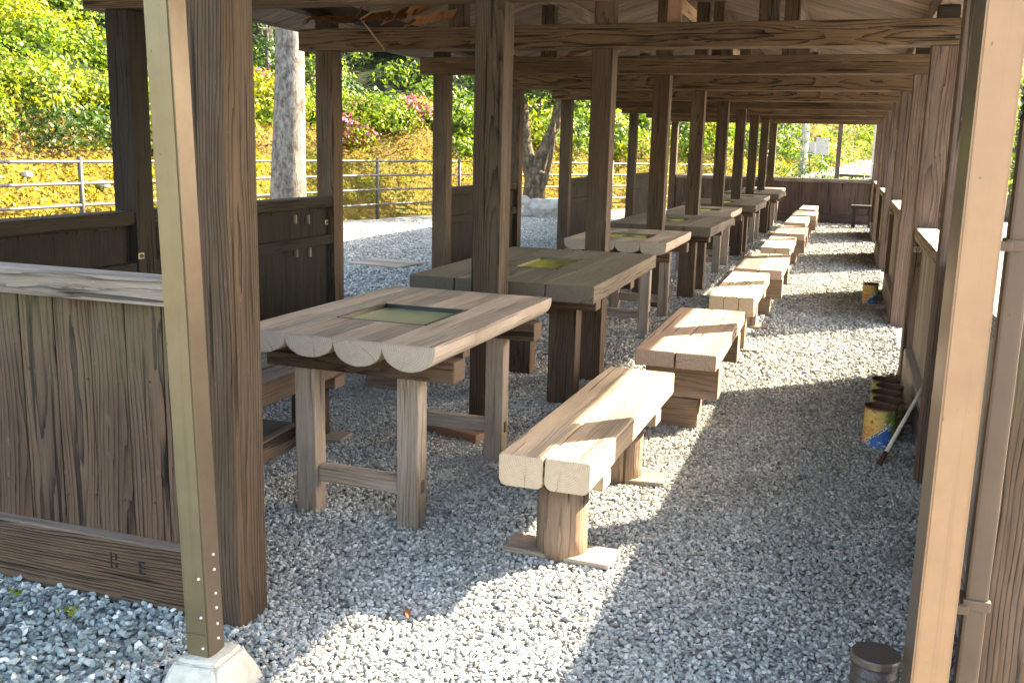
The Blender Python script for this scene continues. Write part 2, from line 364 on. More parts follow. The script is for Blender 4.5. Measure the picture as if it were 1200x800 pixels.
# ------------------------------------------------------------------ shelter
B = 2.1; ZB = 1.98; TH = .15; PX = 2.02; PW = .14
shelter = thing('picnic_shelter', 'long dark timber shelter with rows of posts over gravel floor and tables', 'shelter')
S_EAVE, Z_EAVE, SL = 2.6, 2.2, .3
def zroof(x): return Z_EAVE + SL * (S_EAVE - abs(x))
for k in range(-1, 9):
    y = B * k
    # centre posts
    box('post', shelter, (0, y, (ZB - .1) / 2), (PW, PW, ZB + .1), 'post', 'Z', bev=.008, key=k)
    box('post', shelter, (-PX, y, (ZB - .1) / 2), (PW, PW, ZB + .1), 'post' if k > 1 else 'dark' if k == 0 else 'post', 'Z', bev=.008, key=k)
    xr = (1.98, 2.006, 2.036, 2.045)[min(k + 1, 3)]
    box('post', shelter, (xr, y, (ZB - .1) / 2), (.16 if k == 1 else PW, PW, ZB + .1), 'red' if k >= 0 else 'wall', 'Z', bev=.008, key=k)
    box('tie_beam', shelter, (-.05, y, ZB + TH / 2 + .001), (4.34, .15, TH), 'beam', 'X', bev=.008, key=k)
    # king post and struts up to the purlins
    zt = zroof(0) - .02
    box('strut', shelter, (0, y, (ZB + TH + zt - .1) / 2), (.13, .12, zt - .1 - ZB - TH), 'post', 'Z', key=k)
    for sx in (-1.02, 1.02):
        zt = zroof(sx) - .115
        box('strut', shelter, (sx, y, (ZB + TH + zt) / 2), (.12, .11, zt - ZB - TH), 'post', 'Z', key=k)
    if k in (0, 1, 2, 3):
        box('nailing_board', shelter, (.43, y + .05, 2.13 + .22), (.09, .025, .44), 'redplank' if k == 1 else 'post', 'Z')
L0, L1 = -2.75, 17.5
for x, w, h, lk in ((-1.02, .10, .11, 'roof'), (1.02, .10, .11, 'roof'), (0., .13, .12, 'post'), (-.24, .06, .11, 'new'), (-2.03, .11, .12, 'dark'), (2.03, .11, .12, 'roof')):
    zt = zroof(x) - .006
    if abs(x) > 2: zt = ZB + TH + .195
    box('purlin', shelter, (x, (L0 + L1) / 2, zt - h / 2 - .002 * (x == 0)), (w, L1 - L0, h), lk, 'Y')
for sx in (-1, 1):
    for k in range(-1, 9):    # short blocks carrying the wall plate
        box('bearing_block', shelter, (sx * 2.03, B * k, ZB + TH + .037), (.12, .13, .072), 'dark', 'X')
# roof boards laid down the slope, each its own board
ang = math.atan(SL); ln = S_EAVE / math.cos(ang); nb = 92; bw = (L1 - L0) / nb
for sx in (-1, 1):
    for i in range(nb):
        yc = L0 + bw * (i + .5)
        xc = sx * S_EAVE / 2; zc = zroof(S_EAVE / 2) + .011 + random.uniform(0, .005)
        box('roof_board', shelter, (xc, yc, zc), (ln, bw - .005, .018), 'roof', 'X', rot=(0, sx * ang, 0), bev=.003, key=i % 9)
    rc = box('roof_cover', shelter, (sx * (S_EAVE / 2 + .03), (L0 + L1) / 2, zroof(S_EAVE / 2) + .05), (ln + .10, L1 - L0 + .1, .05), 'roofcover', rot=(0, sx * ang, 0))
    box('fascia', shelter, (sx * (S_EAVE + .014), (L0 + L1) / 2, Z_EAVE + .04), (.022, L1 - L0 + .02, .10), 'grey', 'Y')
box('ridge_cap', shelter, (0, (L0 + L1) / 2, zroof(0) + .09), (.3, L1 - L0 + .12, .06), 'roofcover')

def hook(parent, c, rot=None):
    o = box('hook_plate', parent, c, (.045, .004, .032), 'hook', bev=.001, rot=rot)
    bm = bmesh.new()
    k1, k2 = 12, 6
    vs = [[bm.verts.new(((.009 + .003 * math.cos(b)) * math.cos(a), .003 * math.sin(b), (.009 + .003 * math.cos(b)) * math.sin(a))) for b in [2 * math.pi * j / k2 for j in range(k2)]] for a in [2 * math.pi * i / k1 for i in range(k1)]]
    for i in range(k1):
        for j in range(k2): bm.faces.new((vs[i][j], vs[(i + 1) % k1][j], vs[(i + 1) % k1][(j + 1) % k2], vs[i][(j + 1) % k2]))
    return o, mesh_from(bm, M['rim'], True)

def low_wall(axis, fixed, a0, a1, face, look, cap_look='grey', ztop=.965, pw=.125, base=True, capw=.12, caph=.075):
    """plank wall between posts; axis 'X' or 'Y'; face = +1/-1 side on which the base board stands proud"""
    L = a1 - a0; mid = (a0 + a1) / 2
    def pos(u, v, z): return (u, fixed + v, z) if axis == 'X' else (fixed + v, u, z)
    def dim(u, v, z): return (u, v, z) if axis == 'X' else (v, u, z)
    w = box('low_wall', shelter, pos(mid, -face * .0165, .5), dim(L - .004, .008, .74), look, 'Z', bev=.001)
    box('batten', w, pos(mid, -face * .041, .66), dim(L - .004, .04, .07), look, axis)
    n = max(1, round(L / pw)); q = L / n
    for i in range(n):
        u = a0 + q * (i + .5)
        box('plank', w, pos(u, random.uniform(-.002, .002), .52), dim(q - .003, .024, .78), look, 'Z', bev=.003, key=i % 7)
    box('cap_rail', w, pos(mid, 0, ztop - caph / 2), dim(L - .002, capw, caph), cap_look, axis, bev=.014, jit=.003, key=round(fixed * 10 + a0))
    box('base_board', w, pos(mid, face * .022, .095), dim(L - .004, .075, .2), look, axis, bev=.01, key=round(fixed * 10 + a0))
    return w
hw = PW / 2
fw_ = low_wall('X', -2.1, -PX + hw, -hw, -1, 'wall', 'grey', .965)
for k in (-1, 0, 2, 4, 6):
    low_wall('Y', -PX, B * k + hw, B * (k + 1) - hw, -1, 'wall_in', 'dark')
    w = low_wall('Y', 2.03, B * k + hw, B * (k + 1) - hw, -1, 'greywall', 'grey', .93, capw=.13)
for a, b in ((-PX + hw, -hw), (hw, 2.035 - .06)):
    low_wall('X', B * 8, a, b, -1, 'endwall', 'grey', .90)
def hook_on(c, rot):
    o, ring = hook(shelter, c, rot)
    link('ring', ring, o, Vector(c), None).location = (0, -.005, 0)
for c, rz in (((-PX + hw + .003, -.055, .73), R(90)), ((-PX + .045, hw + .11, .73), R(90)), ((2.0, -hw - .003, .72), 0), ((1.99, B - hw - .003, .80), 0), ((1.985, -hw - .003, .38), 0), ((2.0, 3 * B - hw - .003, .8), 0), ((-PX + .03, B - hw - .04, .78), R(90)), ((-PX + .03, 2 * B + .1, .78), R(90))):
    hook_on(c, (0, 0, rz))
# burnt letter on the base board of the front wall
def letter(ch, x, z, size, parent, y):
    fc = bpy.data.curves.new('letter', 'FONT'); fc.body = ch; fc.size = size; fc.extrude = .001; fc.materials.append(M['black']); fc.align_x = 'CENTER'
    o = link('burnt_letter', fc, parent, (x, y, z), (R(90), 0, 0)); return o
for i in range(17):
    for z_ in (.66, .30):
        link('nail_head', tube([(0, -.0128, 0), (0, -.0142, 0)], .0035, M['rim'], 8), fw_, (-PX + hw + (PX - 2 * hw) / 17 * (i + .5) + random.uniform(-.01, .01), -2.1, z_ + random.uniform(-.01, .01)))
letter('E', -.262, .105, .055, fw_, -2.1615)
bm = bmesh.new()   # the rubbed mark beside it
for dx, dz, w, h in ((0, 0, .004, .05), (.018, .012, .005, .02), (.018, -.012, .006, .014)):
    q = bmesh.ops.create_cube(bm, size=1.)['verts']
    for v in q: v.co = Vector((dx + v.co.x * w, v.co.y * .002, dz + v.co.z * h))
link('burnt_mark', mesh_from(bm, M['black']), fw_, (-.37, -2.1605, .13))
for hx, hy in ((-.40, 0), (-.31, 0)):
    pass

# pegs on the inside of the left wall
for y_, z_ in ((1.56, .825), (1.73, .815), (1.565, .60), (1.745, .585)):
    box('peg', shelter, (-PX + .027, y_, z_), (.03, .016, .062), 'legpale', 'Z', bev=.003)
# torn bark hanging from the roof boards, and a straw rope
def bark(c, w, l, rz, tilt):
    bm = bmesh.new(); nx, ny = 14, 8; g = []
    for i in range(nx):
        row = []
        for j in range(ny):
            x = (i / (nx - 1) - .5) * w; y = (j / (ny - 1) - .5) * l * (1 - .3 * random.random() * (j in (0, ny - 1)))
            row.append(bm.verts.new((x, y, .03 * math.sin(i * .5) + .05 * (x / w) ** 2 + random.uniform(-.006, .006))))
        g.append(row)
    for i in range(nx - 1):
        for j in range(ny - 1):
            if random.random() > .05: bm.faces.new((g[i][j], g[i + 1][j], g[i + 1][j + 1], g[i][j + 1]))
    bmesh.ops.solidify(bm, geom=list(bm.faces), thickness=.008)
    link('bark_sheet', mesh_from(bm, M['bark_sheet']), shelter, c, (tilt, R(-14), rz))
bark((-1.90, 1.95, 2.185), .42, .36, .35, R(16)); bark((-1.48, 1.93, 2.19), .40, .34, -.1, R(18)); bark((-1.30, 1.90, 2.20), .30, .3, -.5, R(22)); bark((-1.16, 1.98, 2.17), .16, .4, -.75, R(15)); bark((-.62, 4.05, 2.18), .5, .4, -.5, R(14))
rope = tag(link('rope', tube([(-1.40, 1.95, 2.25), (-1.58, 1.92, 2.22), (-1.66, 1.9, 2.17), (-1.62, 1.92, 2.12), (-1.58, 1.95, 2.06), (-1.53, 1.96, 2.00), (-1.51, 1.96, 1.97)], [.006, .007, .008, .006, .006, .005, .003], M['rope'], 6)), 'thin frayed straw rope dangling from the torn bark over the second beam', 'rope')

# ------------------------------------------------------------------ metal posts, downspout, iron cylinder
def metal_post(label, x, y, z0, z1, mat_front, footing, deep=.066):
    t = thing('metal_post', label, 'post', (x, y, 0))
    w = .066
    bm = bmesh.new()
    q = bmesh.ops.create_cube(bm, size=1.)['verts']
    for v in q: v.co = Vector((v.co.x * w, (v.co.y + .5) * deep - w / 2, (v.co.z + .5) * (z1 - z0) + z0))
    bmesh.ops.bevel(bm, geom=[e for e in bm.edges if abs(e.verts[0].co.z - e.verts[1].co.z) > .5], offset=.004, segments=2, affect='EDGES')
    me = mesh_from(bm, [mat_front, M['steel']])
    for p in me.polygons:
        if abs(p.normal.x) > .8: p.material_index = 1
    link('shaft', me, t)
    if footing:
        for zz in (.12, .20, .30):
            for fc, ps in ((0, (.018, -w / 2 - .002, zz)), (1, (w / 2 + .002, .004, zz + .012)), (1, (w / 2 + .002, .004, zz + .05))):
                bm = bmesh.new(); bmesh.ops.create_uvsphere(bm, u_segments=10, v_segments=6, radius=.004)
                link('rivet', mesh_from(bm, M['bolt'], True), t, ps)
        box('seam', t, (-.002, -w / 2 - .0008, .155), (w - .012, .0015, .003), 'steel', bev=0)
        bm = bmesh.new(); a, b, h = .092, .062, .095
        vs = [bm.verts.new((sx * s + .01, sy * s, z)) for z, s in ((-.1, a * 1.25), (0, a * 1.05), (h, b)) for sx, sy in ((-1, -1), (1, -1), (1, 1), (-1, 1))]
        for r_ in (0, 4):
            for j in range(4): bm.faces.new((vs[r_ + j], vs[r_ + (j + 1) % 4], vs[r_ + 4 + (j + 1) % 4], vs[r_ + 4 + j]))
        bm.faces.new(vs[8:]); bm.faces.new(vs[:4][::-1])
        bmesh.ops.bevel(bm, geom=list(bm.edges), offset=.012, segments=2, affect='EDGES')
        bmesh.ops.subdivide_edges(bm, edges=list(bm.edges), cuts=3, use_grid_fill=True)
        for v in bm.verts: v.co += Vector((random.uniform(-1, 1), random.uniform(-1, 1), random.uniform(-1, 1))) * .0022
        link('concrete_footing', mesh_from(bm, M['concrete']), t)
    return t
mp = metal_post('olive square metal post on a rough concrete footing before the front wall', .163, -2.445, .085, 2.30, M['olive'], True)
mp.rotation_euler = (0, R(-1.6), 0)
metal_post('tan square metal post standing beside the brown downspout', 1.797, -2.42, -.05, 2.40, M['tan'], False, .20)
ds = thing('downspout', 'brown rain downspout with black ribbed hose beside the tan metal post', 'downspout', (1.88, -2.3, 0))
box('pipe', ds, (0, 0, .70), (.042, .042, 1.42), 'mauve', bev=.006)
for zz in (.47, 1.18):
    b_ = box('bracket', ds, (0, 0, zz), (.052, .052, .022), 'mauve', bev=.003)
    box('bracket_arm', b_, (-.04, -.05, zz), (.045, .012, .018), 'mauve', bev=.002)
pts, rad = [], []
for i in range(90):
    f = i / 89; pts.append((.0 + .03 * f * f, 0, 1.40 + f * .8)); rad.append(.026 if i % 2 else .020)
link('ribbed_hose', tube(pts, rad, M['black_plastic'], 14, smooth=False), ds)
ic = thing('iron_cylinder', 'short black embossed iron cylinder with flat lid on gravel by the tan post', 'ash can', (1.715, -2.2, 0))
link('body', tube([(0, 0, -.02), (0, 0, .262)], .05, M['darkcyl'], 32), ic)
link('lid', tube([(0, 0, .258), (0, 0, .27), (0, 0, .274)], [.0535, .0535, .051], simple('lid_iron', (.10, .085, .078), .4, .5, 30, .15, .05), 40, smooth=False), ic)
bm = bmesh.new()
for i in range(36):
    for j in range(11):
        a = 2 * math.pi * (i + .5 * (j % 2)) / 36; z = .02 + j * .021
        q = bmesh.ops.create_cube(bm, size=1.)['verts']; mt_ = Matrix.Translation((math.cos(a) * .05, math.sin(a) * .05, z)) @ Matrix.Rotation(a, 4, 'Z') @ Matrix.Rotation(R(45), 4, 'X') @ Matrix.Diagonal((.002, .006, .006, 1))
        for v in q: v.co = mt_ @ v.co
tag(link('embossing', mesh_from(bm, M['darkcyl']), ic), kind='stuff')

# ------------------------------------------------------------------ tables
def half_log(w, h, ex=1.):
    pr = []; n = 14
    for i in range(n + 1):
        a = math.pi + math.pi * i / n
        ca, sa = math.cos(a), math.sin(a)
        pr.append((math.copysign(abs(ca) ** ex, ca) * w / 2 * .995, -.018 - abs(sa) ** ex * (h - .018)))
    pr += [(w / 2 * .997, -.002), (w / 2 * .985, 0), (-w / 2 * .985, 0), (-w / 2 * .997, -.002)]
    return pr[::-1]
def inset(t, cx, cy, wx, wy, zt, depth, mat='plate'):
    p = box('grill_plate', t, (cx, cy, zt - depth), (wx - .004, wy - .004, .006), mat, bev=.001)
    for sx in (-1, 1):
        box('plate_rim', p, (cx + sx * (wx / 2 - .006), cy, zt - depth / 2 + .002), (.012, wy - .002, depth + .004), 'rim', bev=.001)
        box('plate_rim', p, (cx, cy + sx * (wy / 2 - .006), zt - depth / 2 + .001), (wx - .026, .012, depth + .002), 'rim', bev=.001)
def log_table(y, label, rz, near=False, pale='table'):
    t = thing('log_table', label, 'table', (-.01, y, 0), rz, 'tables in a row down the shelter')
    zt = .70; w = .186; L = 1.22
    mid_ = random.uniform(-.022, .022); el, er = random.uniform(.165, .205), random.uniform(.165, .205)
    xe = [-.186 - el, -.186, mid_, .186, .186 + er]
    for i in range(4):
        x = (xe[i] + xe[i + 1]) / 2; w = xe[i + 1] - xe[i]
        pr = half_log(w, random.uniform(.072, .092), .95 if near else random.uniform(.45, .75))
        if i in (0, 3): link('log_slab', prism(pr, L + random.uniform(-.02, .02), W(pale, 'Y'), .005), t, (x, 0, zt))
        else:
            y0, y1 = -.26, .13
            link('log_slab', prism(pr, L / 2 + y0, W(pale, 'Y'), .005), t, (x, (-L / 2 + y0) / 2, zt))
            link('log_slab', prism(pr, L / 2 - y1, W(pale, 'Y'), .005), t, (x, (L / 2 + y1) / 2, zt))
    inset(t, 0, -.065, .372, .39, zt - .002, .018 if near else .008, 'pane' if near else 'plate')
    for yy in (-.42, .42):
        box('crossbeam', t, (.015, yy, .583), (.74, .10, .075), 'legdk', 'X', bev=.008)
        for xx in (-.205, .205):
            lg = box('leg', t, (xx, yy, .255), (.082, .076, .58), 'legpale', 'Z', bev=.006, key=int(xx * 10))
            box('tenon', lg, (xx + .0425 * (1 if xx > 0 else -1), yy, .15), (.006, .022, .045), 'legdk', 'Z', bev=.001)
        box('stretcher', t, (0, yy, .15), (.326, .04, .065), 'legpale', 'X')
    return t
def plank_table(y, label, rz):
    t = thing('plank_table', label, 'table', (-.02, y, 0), rz, 'tables in a row down the shelter')
    zt = .70; L = 1.68; xs = [-.48, -.235, 0., .235, .48]
    y0, y1 = -.22, .30
    for i in range(4):
        w = xs[i + 1] - xs[i]; x = (xs[i] + xs[i + 1]) / 2
        if i in (0, 3): box('plank', t, (x, 0, zt - .042), (w - .004, L, .084), 'tabledk', 'Y', bev=.006, key=i)
        else:
            # the hearth opening is narrower than two planks: cut round it
            box('plank', t, (x, (-L / 2 + y0) / 2, zt - .042), (w - .004, L / 2 + y0 - .002, .084), 'tabledk', 'Y', bev=.006, key=i)
            box('plank', t, (x, (L / 2 + y1) / 2, zt - .042), (w - .004, L / 2 - y1 - .002, .084), 'tabledk', 'Y', bev=.006, key=i + 9)
            sx = -1 if i == 1 else 1
            box('plank', t, (sx * (.13 + .0525), (y0 + y1) / 2, zt - .042), (.103, y1 - y0 - .004, .084), 'tabledk', 'Y', bev=.004)
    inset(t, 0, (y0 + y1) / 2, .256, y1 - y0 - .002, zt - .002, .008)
    for yy in (-.52, .35):
        box('crossbeam', t, (.0, yy, .577), (.86, .11, .075), 'legdk', 'X', bev=.008)
    for yy in (-.36, .24):
        for xx in (-.215, .215): box('leg', t, (xx, yy, .265), (.15, .12, .69), 'legdk', 'Z', bev=.008, key=int(xx * 10 + yy * 10))
    return t
TL = ['pale log-top table nearest the camera with a square green grill plate',
      'dark plank table second from camera, behind the pale log table',
      'pale log-top table third in the row, behind the nearest dark plank table',
      'dark plank table fourth in the row, behind the second pale log table',
      'pale log-top table fifth in the row, between two dark plank tables mid shelter',
      'dark plank table sixth in the row, in the far half of the shelter',
      'pale log-top table seventh in the row down the shelter',
      'dark plank table eighth in the row, next to last before the end wall',
      'pale log-top table last in the row, before the end wall']
TY = [-.86, 1.0, 3.24, 5.25, 7.4, 9.45, 11.6, 13.65, 15.7]
for i, (y, lb) in enumerate(zip(TY, TL)):
    rz = R((-1.2, .6, .4, -.5, .3, 0, .4, 0, 0)[i])
    if i % 2 == 0: log_table(y, lb, rz, i == 0)
    else: plank_table(y, lb, rz)

# ------------------------------------------------------------------ benches
def log_profile(w, h):
    pts = []; r = min(w, h) * .23
    for cx, cz, a0, rr in ((w / 2, 0, 0, r * .35), (w / 2, -h, 90, r), (-w / 2, -h, 180, r), (-w / 2, 0, 270, r * .35)):
        sx = 1 if cx > 0 else -1; sz = 1 if cz < 0 else -1
        for i in range(5):
            t = i / 4 * math.pi / 2
            if a0 == 0: p = (cx - rr + rr * math.cos(math.pi / 2 - t), cz - rr + rr * math.sin(math.pi / 2 - t))
            elif a0 == 90: p = (cx - rr + rr * math.cos(t), cz + rr - rr * math.sin(t))
            elif a0 == 180: p = (cx + rr - rr * math.sin(t), cz + rr - rr * math.cos(t))
            else: p = (cx + rr - rr * math.cos(t), cz - rr + rr * math.sin(t))
            pts.append(p)
    return pts
def log_bench(x, y, label, rz, look='fresh', round_leg=True, L=1.36, group='benches along the right of the tables', nlog=2, plate=True):
    t = thing('log_bench', label, 'bench', (x, y, 0), rz, group)
    w = (.30 if round_leg else .30) / nlog
    for i in range(nlog):
        l = L + random.uniform(-.03, .03)
        link('log_seat', prism(log_profile(w * .97, .105), l, W(look, 'Y'), .008, .01, 6), t, ((i - (nlog - 1) / 2) * w, 0, .40))
    for yy in (-L / 2 + .22, L / 2 - .30):
        box('crossbeam', t, (.005, yy + .03, .268), (.27, .10, .055), look, 'X')
        if round_leg:
            rr = [.088, .087, .086, .084]
            link('leg', tube([(0, yy, -.02), (0, yy, .08), (0, yy, .18), (0, yy, .245)], rr, W('bblock' if look == 'fresh' else 'legdk', 'Z'), 18, noise=.015), t)
        else: box('leg', t, (.03, yy, .12), (.12, .11, .25), 'bblock', 'Z')
        if plate: box('foot_plate', t, (0, yy - .01, .012), (.37, .14, .018), 'legpale', 'X', rot=(0, 0, R(random.uniform(-8, 8))))
    return t
def plank_bench(x, y, label, rz, L=1.42, group='benches along the right of the tables', w=.40):
    t = thing('plank_bench', label, 'bench', (x, y, 0), rz, group)
    for i in (-1, 1): box('seat_plank', t, (i * w / 4, 0, .36), (w / 2 - .006, L + i * .01, .08), 'bplank', 'Y', bev=.009, key=i)
    for yy in (-L / 2 + .18, L / 2 - .30):
        box('support', t, (.02, yy, .235), (w * .9, .13, .165), 'bblock', 'X', bev=.008)
        box('foot_block', t, (-.0, yy + .005, .065), (w * .55, .14, .17), 'bblock', 'X', bev=.008)
    return t
BL = ['sunlit pale log bench nearest the camera on two round log legs',
      'brown two-plank bench behind the nearest sunlit log bench',
      'sunlit pale log bench third from the camera, right of the tables',
      'brown two-plank bench fourth from the camera, right of the tables',
      'sunlit pale log bench fifth from the camera, right of the tables',
      'brown two-plank bench sixth from the camera, right of the tables',
      'sunlit pale log bench seventh from the camera, far down the aisle',
      'brown two-plank bench eighth from the camera, far down the aisle',
      'small pale log bench last of the right row, near the end wall']
BY = [-.86, .98, 3.05, 4.75, 6.9, 8.9, 11.1, 13.0, 15.0]
BX = [.765, .845, .88, .90, .89, .90, .87, .90, .88]
for i, lb in enumerate(BL):
    if i % 2 == 0: log_bench(BX[i], BY[i], lb, R((-1.0, 0, .5, 0, .6, 0, 0, 0, 0)[i]), round_leg=(i == 0), L=1.36 if i == 0 else 1.5, nlog=3 if i == 2 else 2)
    else: plank_bench(BX[i], BY[i], lb, R(.5), L=1.42)
LG = 'benches along the left of the tables'
LBL = ['brown log bench left of the nearest pale table, half hidden by the front post',
       'brown plank bench left of the nearest dark plank table',
       'brown log bench left of the third table', 'brown plank bench left of the fourth table']
for i, lb in enumerate(LBL):
    y = (-.86, .98, 3.05, 4.9)[i]
    if i % 2 == 0: log_bench(-.70, y + .02, lb, R(.5), 'bplank', True, 1.36, LG)
    else: plank_bench(-.80, y + .1, lb, 0, 1.42, LG)
dbn = thing('dark_stool', 'low dark weathered bench end beside the front post under the nearest table', 'stool', (-.48, -1.55, 0), R(2))
for i in (-1, 1): box('seat_plank', dbn, (i * .085, 0, .285), (.16, .62, .055), 'dark', 'Y', bev=.008, key=i)
box('edge_board', dbn, (.178, 0, .268), (.03, .62, .085), 'legdk', 'Y', bev=.005)
for yy in (-.2, .15): box('leg', dbn, (-.03, yy, .125), (.1, .1, .27), 'dark', 'Z')
st = thing('dark_stool', 'small dark stool in front of the end wall at the right', 'stool', (1.84, 15.9, 0))
box('seat', st, (0, 0, .40), (.42, .3, .07), 'wall_in', 'X')
for sx in (-1, 1):
    for sy in (-1, 1): box('leg', st, (sx * .15, sy * .1, .18), (.07, .07, .39), 'wall_in', 'Z')
    box('rail', st, (sx * .15, 0, .3), (.035, .15, .05), 'dark', 'Y')
box_o = box('offcut_plank', None, (-.1, -.19, .018), (.33, .07, .045), 'redplank', 'X', rot=(0, 0, R(-18)))
tag(box_o, 'reddish offcut plank lying on gravel under the nearest table', 'plank')
sl = thing('stone_slab', 'flat weathered slab lying in the gravel beyond the left wall opening', 'slab', (-3.38, 5.82, 0), R(-6))
for i in (-1, 0, 1): box('slab_board', sl, (0, i * .2, .012), (.72, .19, .03), 'legpale', 'X')

# ------------------------------------------------------------------ rusty cans, stick
def can_material(seed):
    mt, nt, out = new_mat('printed_can'); g = N(nt); tc = g.n('ShaderNodeTexCoord'); P = tc.outputs['Object']
    sp = g.n('ShaderNodeSeparateXYZ'); nt.links.new(P, sp.inputs[0]); z = sp.outputs[2]
    an = g.math('ARCTAN2', sp.outputs[1], sp.outputs[0])
    n1 = g.noise(P, 22, 4); n2 = g.noise(P, 60, 4)
    base = g.ramp(g.math('ADD', g.math('MULTIPLY', z, 5.), g.math('MULTIPLY', n1, .35)), [(0, (.55, .27, .07)), (.35, (.60, .22, .07)), (.7, (.62, .38, .10)), (1., (.52, .36, .10))])
    side = g.map(an, -1.35, -1.15, 0, 1)
    base = g.mix(side, base, (.16, .22, .05))
    tri = g.math('SUBTRACT', z, g.math('ADD', .052, g.math('MULTIPLY', g.math('ADD', an, 1.9), .055)))   # slanting blue corner
    front = g.math('LESS_THAN', an, -.75)
    base = g.mix(g.math('MULTIPLY', front, g.math('LESS_THAN', tri, .016)), base, (.66, .64, .55))
    txt = g.math('MULTIPLY', g.math('LESS_THAN', g.math('ABSOLUTE', g.math('SUBTRACT', tri, .008)), .004), g.math('GREATER_THAN', g.noise(g.vmath('MULTIPLY', P, (160., 160., 20.)), 1., 1), .5))
    base = g.mix(g.math('MULTIPLY', txt, front), base, (.06, .06, .07))
    base = g.mix(g.math('MULTIPLY', front, g.math('LESS_THAN', tri, 0.)), base, (.025, .13, .40))
    base = g.mix(g.map(g.noise(g.vmath('MULTIPLY', P, (30., 30., 55.)), 1., 2), .56, .62, 0, .7), base, (.60, .52, .34))
    base = g.mix(g.map(n2, .56, .66, 0, .8), base, (.12, .05, .025))
    base = g.mix(g.map(z, .17, .184, 0, .9), base, (.10, .045, .028))
    g.bsdf(out, base, .5, n2, .15, .003, .1); return mt
M['can'] = can_material(0)
M['rust'] = simple('rust', (.085, .036, .022), .9, 0, 40, .4, .5)
def can(x, y, label, rz, r=.071, h=.188, group='rusty cans by the right wall'):
    t = thing('rusty_can', label, 'can', (x, y, 0), rz, group)
    pts = []; rd = []
    for i in range(25):
        z = h * i / 24; pts.append((0, 0, z)); rd.append(r * (1.03 if i in (0, 24) else 1 + (.012 if i % 2 else 0)))
    link('can_body', tube(pts, rd, M['can'], 28, cap=False), t)
    link('can_inside', tube([(0, 0, .01), (0, 0, h - .002)], r * .985, M['rust'], 28, cap=False), t)
    link('can_rim', tube([(0, 0, h - .004), (0, 0, h), (0, 0, h + .003)], [r * 1.035, r * 1.05, r * 1.02], M['rust'], 28, cap=False), t)
    bm = bmesh.new(); bmesh.ops.create_circle(bm, cap_ends=True, segments=24, radius=r * .98)
    link('can_ash', mesh_from(bm, M['rust']), t, (0, 0, h * .8))
CL = ['large rusty can with orange and blue printed label, nearest of the cans', 'rusty open can directly behind the printed front can',
      'rusty open can in the middle of the five by the right wall', 'rusty open can fourth from the camera by the right wall', 'rusty open can farthest of the five by the right wall']
for i, (x, y, r) in enumerate([(1.80, .47, .071), (1.835, .62, .068), (1.83, .775, .068), (1.855, .93, .066), (1.84, 1.09, .068)]): can(x, y, CL[i], R(150 * (i > 0) + 10 * i), r)
can(1.835, 5.32, 'lone rusty can with orange label farther down the aisle', R(15), .068)
stk = thing('stick', 'pale stick with a rusty tip leaning on the wall by the cans', 'stick', (1.80, .13, 0))
link('shaft', tube([(.025, .06, .045), (.15, .37, .23), (.185, .46, .29)], [.0095, .0085, .008], M['concrete'], 8), stk)
link('rusty_tip', tube([(0, 0, .008), (.012, .03, .027), (.026, .062, .046)], [.012, .011, .010], M['rust'], 8), stk)

# ------------------------------------------------------------------ hillside, fence
PATH = [(-8.6, -30), (-7.9, -10), (-7.4, 0), (-7.25, 5), (-6.8, 12.2), (-6.02, 14.35), (-3.65, 18.5), (-2.3, 21), (-1.2, 24), (.2, 30), (1.6, 40), (6, 47), (14, 50), (40, 52)]
def path_pts(step):
    out = []
    for (x0, y0), (x1, y1) in zip(PATH, PATH[1:]):
        d = math.hypot(x1 - x0, y1 - y0); n = max(1, int(d / step))
        for i in range(n): out.append((x0 + (x1 - x0) * i / n, y0 + (y1 - y0) * i / n))
    out.append(PATH[-1]); return np.array(out)
pp = path_pts(.5)
for _ in range(6): pp[1:-1] = (pp[:-2] + 2 * pp[1:-1] + pp[2:]) / 4
tg = np.gradient(pp, axis=0); tg /= np.linalg.norm(tg, axis=1)[:, None]; nrm = np.stack([-tg[:, 1], tg[:, 0]], 1)
def hill_h(d):
    d = np.asarray(d, float)
    return np.where(d < .35, -.02 * (1 - d / .35), np.where(d < 1.75, 1.55 * np.clip((d - .35) / 1.4, 0, 1) ** .8, 1.55 + (d - 1.75) * .47))
def wob(x, y): return .16 * np.sin(x * 1.7 + y * .9) + .12 * np.sin(y * 2.3 - x * .6) + .08 * np.sin(x * 4.1 + y * 3.3)
D = np.concatenate([np.linspace(0, 2.2, 16), np.linspace(2.6, 12, 20), np.linspace(14, 60, 10)])
def hill_xyz(i, d):
    x = pp[i, 0] + nrm[i, 0] * d; y = pp[i, 1] + nrm[i, 1] * d
    z = hill_h(d) + wob(x, y) * np.clip((d - .2) / 1.5, 0, 1)
    return x, y, z
V = []; F = []
for i in range(len(pp)):
    x, y, z = hill_xyz(i, D); V += list(zip(x.tolist(), y.tolist(), z.tolist()))
nd = len(D)
for i in range(len(pp) - 1):
    for j in range(nd - 1): F.append((i * nd + j, i * nd + j + 1, (i + 1) * nd + j + 1, (i + 1) * nd + j))
me = bpy.data.meshes.new('hillside'); me.from_pydata(V, [], F)
